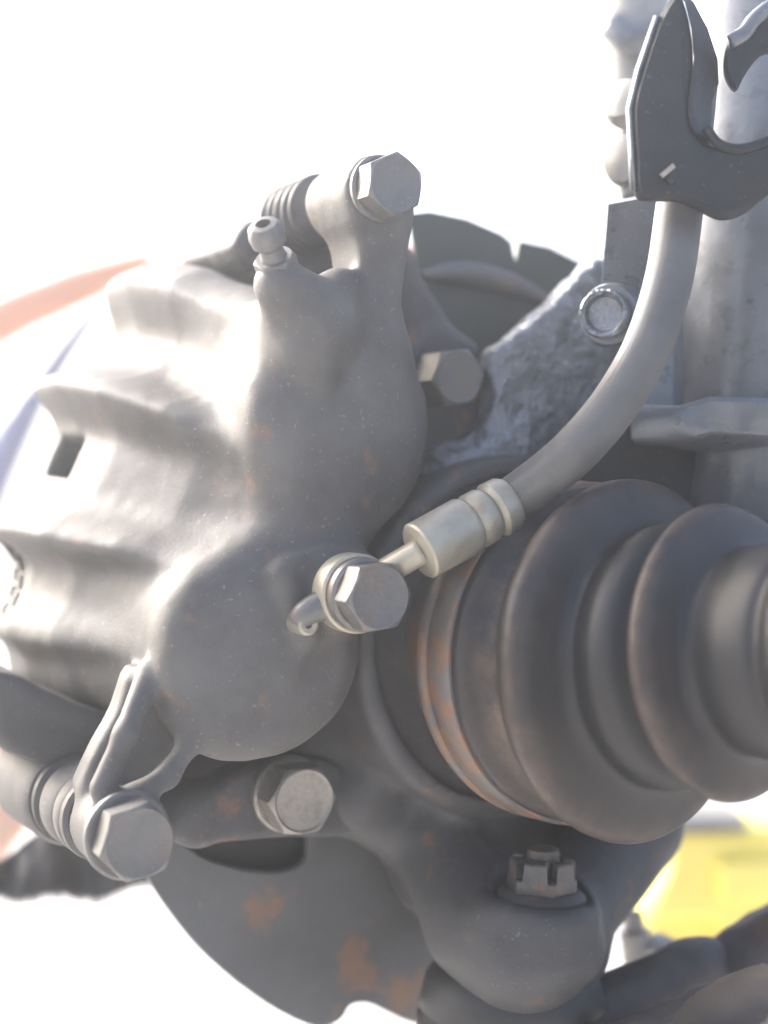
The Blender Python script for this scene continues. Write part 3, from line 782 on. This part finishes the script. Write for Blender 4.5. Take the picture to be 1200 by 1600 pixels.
tube('stiffening_fold', [uvw2c(pw(660, 430, -51)), uvw2c(pw(720, 425, -49)), uvw2c(pw(790, 440, -50)), uvw2c(pw(860, 470, -51))], [1.5, 3.5, 3.5, 1.5], M['shield'], upl, 16, 6)
dk = thing('brake_disc', 'dark brake disc edge inside the caliper and behind the shield cutout', 'brake disc', uvw2c(np.array([HUB[0], HUB[1] - 106, -80])))
lathe('friction_ring', hubp(-66), -EW, [(0, 60), (0, 104.5), (.6, 105), (8, 105), (8.6, 104.5), (8.6, 103), (18, 103), (18, 104.5), (18.6, 105), (26, 105), (26.4, 104), (26.4, 60)], M['disc'], dk, 128)
lathe('hat', hubp(-64), -EW, [(0, 62), (34, 60), (46, 58), (46, 20)], M['disc'], dk, 96)

# ================================================================== BACKGROUND
# wheel arch beyond the caliper
wa_ = thing('wheel_arch', 'blurred orange wheel arch edge with bluish inner panel at the left', 'wheel arch', cp(-60, 1300, 760))
def band(name, pts, d, thick, wid, mat, parent):
    P = smooth_profile([cp(x, y, dd) for x, y, dd in pts], 8)
    Wd = smooth_profile([[q] for q in wid], 8)[:, 0]
    T = np.gradient(P, axis=0); rings = []
    for i in range(len(P)):
        t = T[i] / np.linalg.norm(T[i])
        nn = np.cross(t, [0, 1, 0]); nn /= np.linalg.norm(nn)
        bk = np.array([0, thick, 0]); a_ = nn * Wd[i] / 2
        rings.append(np.array([P[i] - a_, P[i] - a_ * .6 - bk * .25, P[i] + a_ * .6 - bk * .25, P[i] + a_, P[i] + a_ * .7 + bk, P[i] - a_ * .7 + bk]))
    V, Fc = rings_mesh(rings)
    return mesh_obj(name, c2w(V), Fc, mat, parent, True, 50)
DA = 760
band('orange_lip', [(x, y, DA) for x, y in ((236, 398), (170, 428), (90, 462), (0, 503), (-110, 580), (-190, 760), (-200, 960), (-120, 1150), (-30, 1250))], DA, 16,
     [5, 16, 20, 22, 26, 30, 36, 36, 36], M['orange'], wa_)
band('inner_panel', [(x, y, 700) for x, y in ((150, 478), (80, 575), (20, 680), (-40, 820), (-80, 980))], 700, 12, [3, 9, 14, 17, 17], M['lavender'], wa_)
pp = thing('lower_sill', 'blurred peach coloured panel behind the slide pin at the left edge', 'body panel', cp(0, 1350, 560))
prism('panel', [cp(-120, 1060, 560), cp(0, 1085, 560), cp(60, 1120, 560), cp(70, 1260, 560), cp(40, 1290, 560), cp(0, 1345, 560), cp(-120, 1420, 560)], np.array([0, 12.0, 0]), M['peach'], pp, 2)
# frayed black rag
rg = thing('frayed_rag', 'black frayed rag hanging behind the lower slide pin', 'rag', cp(100, 1420, 520))
nx_, nz_ = 34, 12
Vr = []; Fr = []
for side in (0, 1):
    for i in range(nx_):
        for j in range(nz_):
            x = -80 + i * 11.5
            top = 1330 - 60 * math.exp(-((x - 120) / 70) ** 2) - (40 if x > 60 else 0) + max(0, 40 - x) * .45
            bot = 1398 + 5 * math.sin(x * .05) - max(0, x - 150) * .22
            y = top + (bot - top) * j / (nz_ - 1)
            Vr.append(cp(x, y, 520 + 4 * math.sin(x * .045 + j * .3) + 2 * math.sin(x * .13) + side * 5))
    o_ = side * nx_ * nz_
    for i in range(nx_ - 1):
        for j in range(nz_ - 1):
            q = (o_ + i * nz_ + j, o_ + i * nz_ + j + 1, o_ + (i + 1) * nz_ + j + 1, o_ + (i + 1) * nz_ + j)
            Fr.append(q if side == 0 else q[::-1])
cl_ = mesh_obj('cloth', c2w(np.array(Vr)), Fr, M['cloth'], rg)
Vt = []; Ft = []
for k in range(700):
    x = random.uniform(-70, 285); y = 1390 + 5 * math.sin(x * .05) - max(0, x - 150) * .22
    d0 = 520 + 4 * math.sin(x * .045) + random.uniform(-1, 5)
    a_ = cp(x, y, d0); b_ = cp(x + random.uniform(-14, 14), y + random.uniform(8, 24), d0 + random.uniform(-3, 3))
    i0 = len(Vt); s_ = .35
    Vt += [a_ + [s_, 0, 0], a_ + [-s_, 0, s_], a_ + [0, s_, 0], b_]
    Ft += [(i0, i0 + 1, i0 + 3), (i0 + 1, i0 + 2, i0 + 3), (i0 + 2, i0, i0 + 3)]
fr = mesh_obj('frayed_threads', c2w(np.array(Vt)), Ft, M['cloth'], cl_, False); fr['kind'] = 'stuff'
# red glimpse through the gap
rd = thing('red_marker', 'tiny blurred red and white marker in the gap beside the upper pin lug', 'marker', cp(636, 412, 620))
prism('red_lens', [cp(620, 385, 620), cp(660, 385, 620), cp(660, 402, 620), cp(620, 402, 620)], np.array([0, 6.0, 0]), M['red'], rd, 1)
prism('white_base', [cp(616, 402, 621), cp(664, 402, 621), cp(664, 416, 621), cp(616, 416, 621)], np.array([0, 6.0, 0]), M['white'], rd, 1)
# yellow jack
jk = thing('yellow_jack', 'blurred bright yellow jack at the lower right', 'jack', cp(1150, 1560, 700))
prism('jack_head', [cp(1050, 1300, 700), cp(1260, 1292, 700), cp(1260, 1420, 700), cp(1190, 1440, 700), cp(1130, 1485, 700), cp(1120, 1440, 700), cp(1020, 1440, 700), cp(1010, 1420, 700), cp(1040, 1360, 700)], np.array([5, 50.0, 0]), M['yellow'], jk, 3)
prism('jack_rib', [cp(1125, 1350, 692), cp(1210, 1345, 692), cp(1210, 1400, 692), cp(1130, 1410, 692)], np.array([0, 9.0, 0]), M['yellow'], jk, 2)
prism('saddle', [cp(1062, 1278, 695), cp(1165, 1278, 695), cp(1170, 1300, 695), cp(1058, 1304, 695)], np.array([0, 40.0, 0]), M['greymetal'], jk, 2)
prism('jack_base', [cp(1000, 1430, 720), cp(1240, 1400, 720), cp(1240, 1700, 720), cp(1100, 1700, 720)], np.array([0, 50.0, 0]), M['yellow'], jk, 3)
# control arm along the bottom right
ca = thing('control_arm', 'brown grey lower control arm running off the bottom right corner', 'control arm', cp(1080, 1680, 440))
Gc = Grid((20, -190, -30), (190, -85, 40), 1.2)
def capc(q0, q1, r0, r1):
    f = lambda q: np.array([(q - O) @ EU, (q - O) @ EV, (q - O) @ EW])
    return Gc.cap(f(q0), f(q1), r0, r1)
ad2 = capc(cp(860, 1640, 424), cp(1085, 1520, 440), 13, 10)
ad2 = smin(ad2, capc(cp(1000, 1590, 436), cp(1110, 1492, 444), 9, 5), 4)
ad2 = ad2 + 0.6 * Gc.vnoise(8, 11) + 0.4 * Gc.vnoise(4, 12)
Gc.mesh('arm_end', ad2, M['arm'], ca)
ad3 = capc(cp(1090, 1575, 446), cp(1290, 1470, 452), 14, 18)
ad3 = smin(ad3, capc(cp(900, 1680, 405), cp(1230, 1560, 405), 9, 11), 7)
ad3 = ad3 + 0.6 * Gc.vnoise(9, 13) + 0.4 * Gc.vnoise(4, 14)
Gc.mesh('arm_beam', ad3, M['arm'], ca)
ab = thing('link_stud', 'small pale blurred stud standing on the control arm', 'stud', cp(995, 1510, 500))
lathe('stud_shank', cp(1000, 1512, 500), (-0.15, 0, 1), [(0, 5), (12, 5), (12, 3.4), (18, 3.4), (18.5, 2.5)], M['greymetal'], ab, 24)
lathe('stud_nut', cp(1030, 1500, 500), (0.2, -0.3, 0.9), [(0, 6), (1, 7), (6, 7), (7, 5)], M['greymetal'], ab, 6)

hz = mesh_obj('glare_veil', [(x, y, z) for x in (-305, 305) for y in (-305, 305) for z in (-1, 1.15)], [(0, 1, 3, 2), (4, 6, 7, 5), (0, 4, 5, 1), (2, 3, 7, 6), (0, 2, 6, 4), (1, 5, 7, 3)], M['concrete'], None, False)  # added air volume that imitates veiling lens glare, not real mist
hz['kind'] = 'stuff'
hm = bpy.data.materials.new('pale_glare_veil'); hm.use_nodes = True
hn = hm.node_tree.nodes
for q in list(hn):
    if q.type == 'BSDF_PRINCIPLED': hn.remove(q)
pv = hn.new('ShaderNodeVolumePrincipled')
pv.inputs['Color'].default_value = (0.88, 0.92, 0.97, 1)
pv.inputs['Density'].default_value = 0.2
pv.inputs['Anisotropy'].default_value = 0.74
hm.node_tree.links.new(pv.outputs[0], hn['Material Output'].inputs['Volume'])
hz.data.materials.clear(); hz.data.materials.append(hm)

# clean helper properties
for o in bpy.data.objects:
    if '_base' in o: del o['_base']
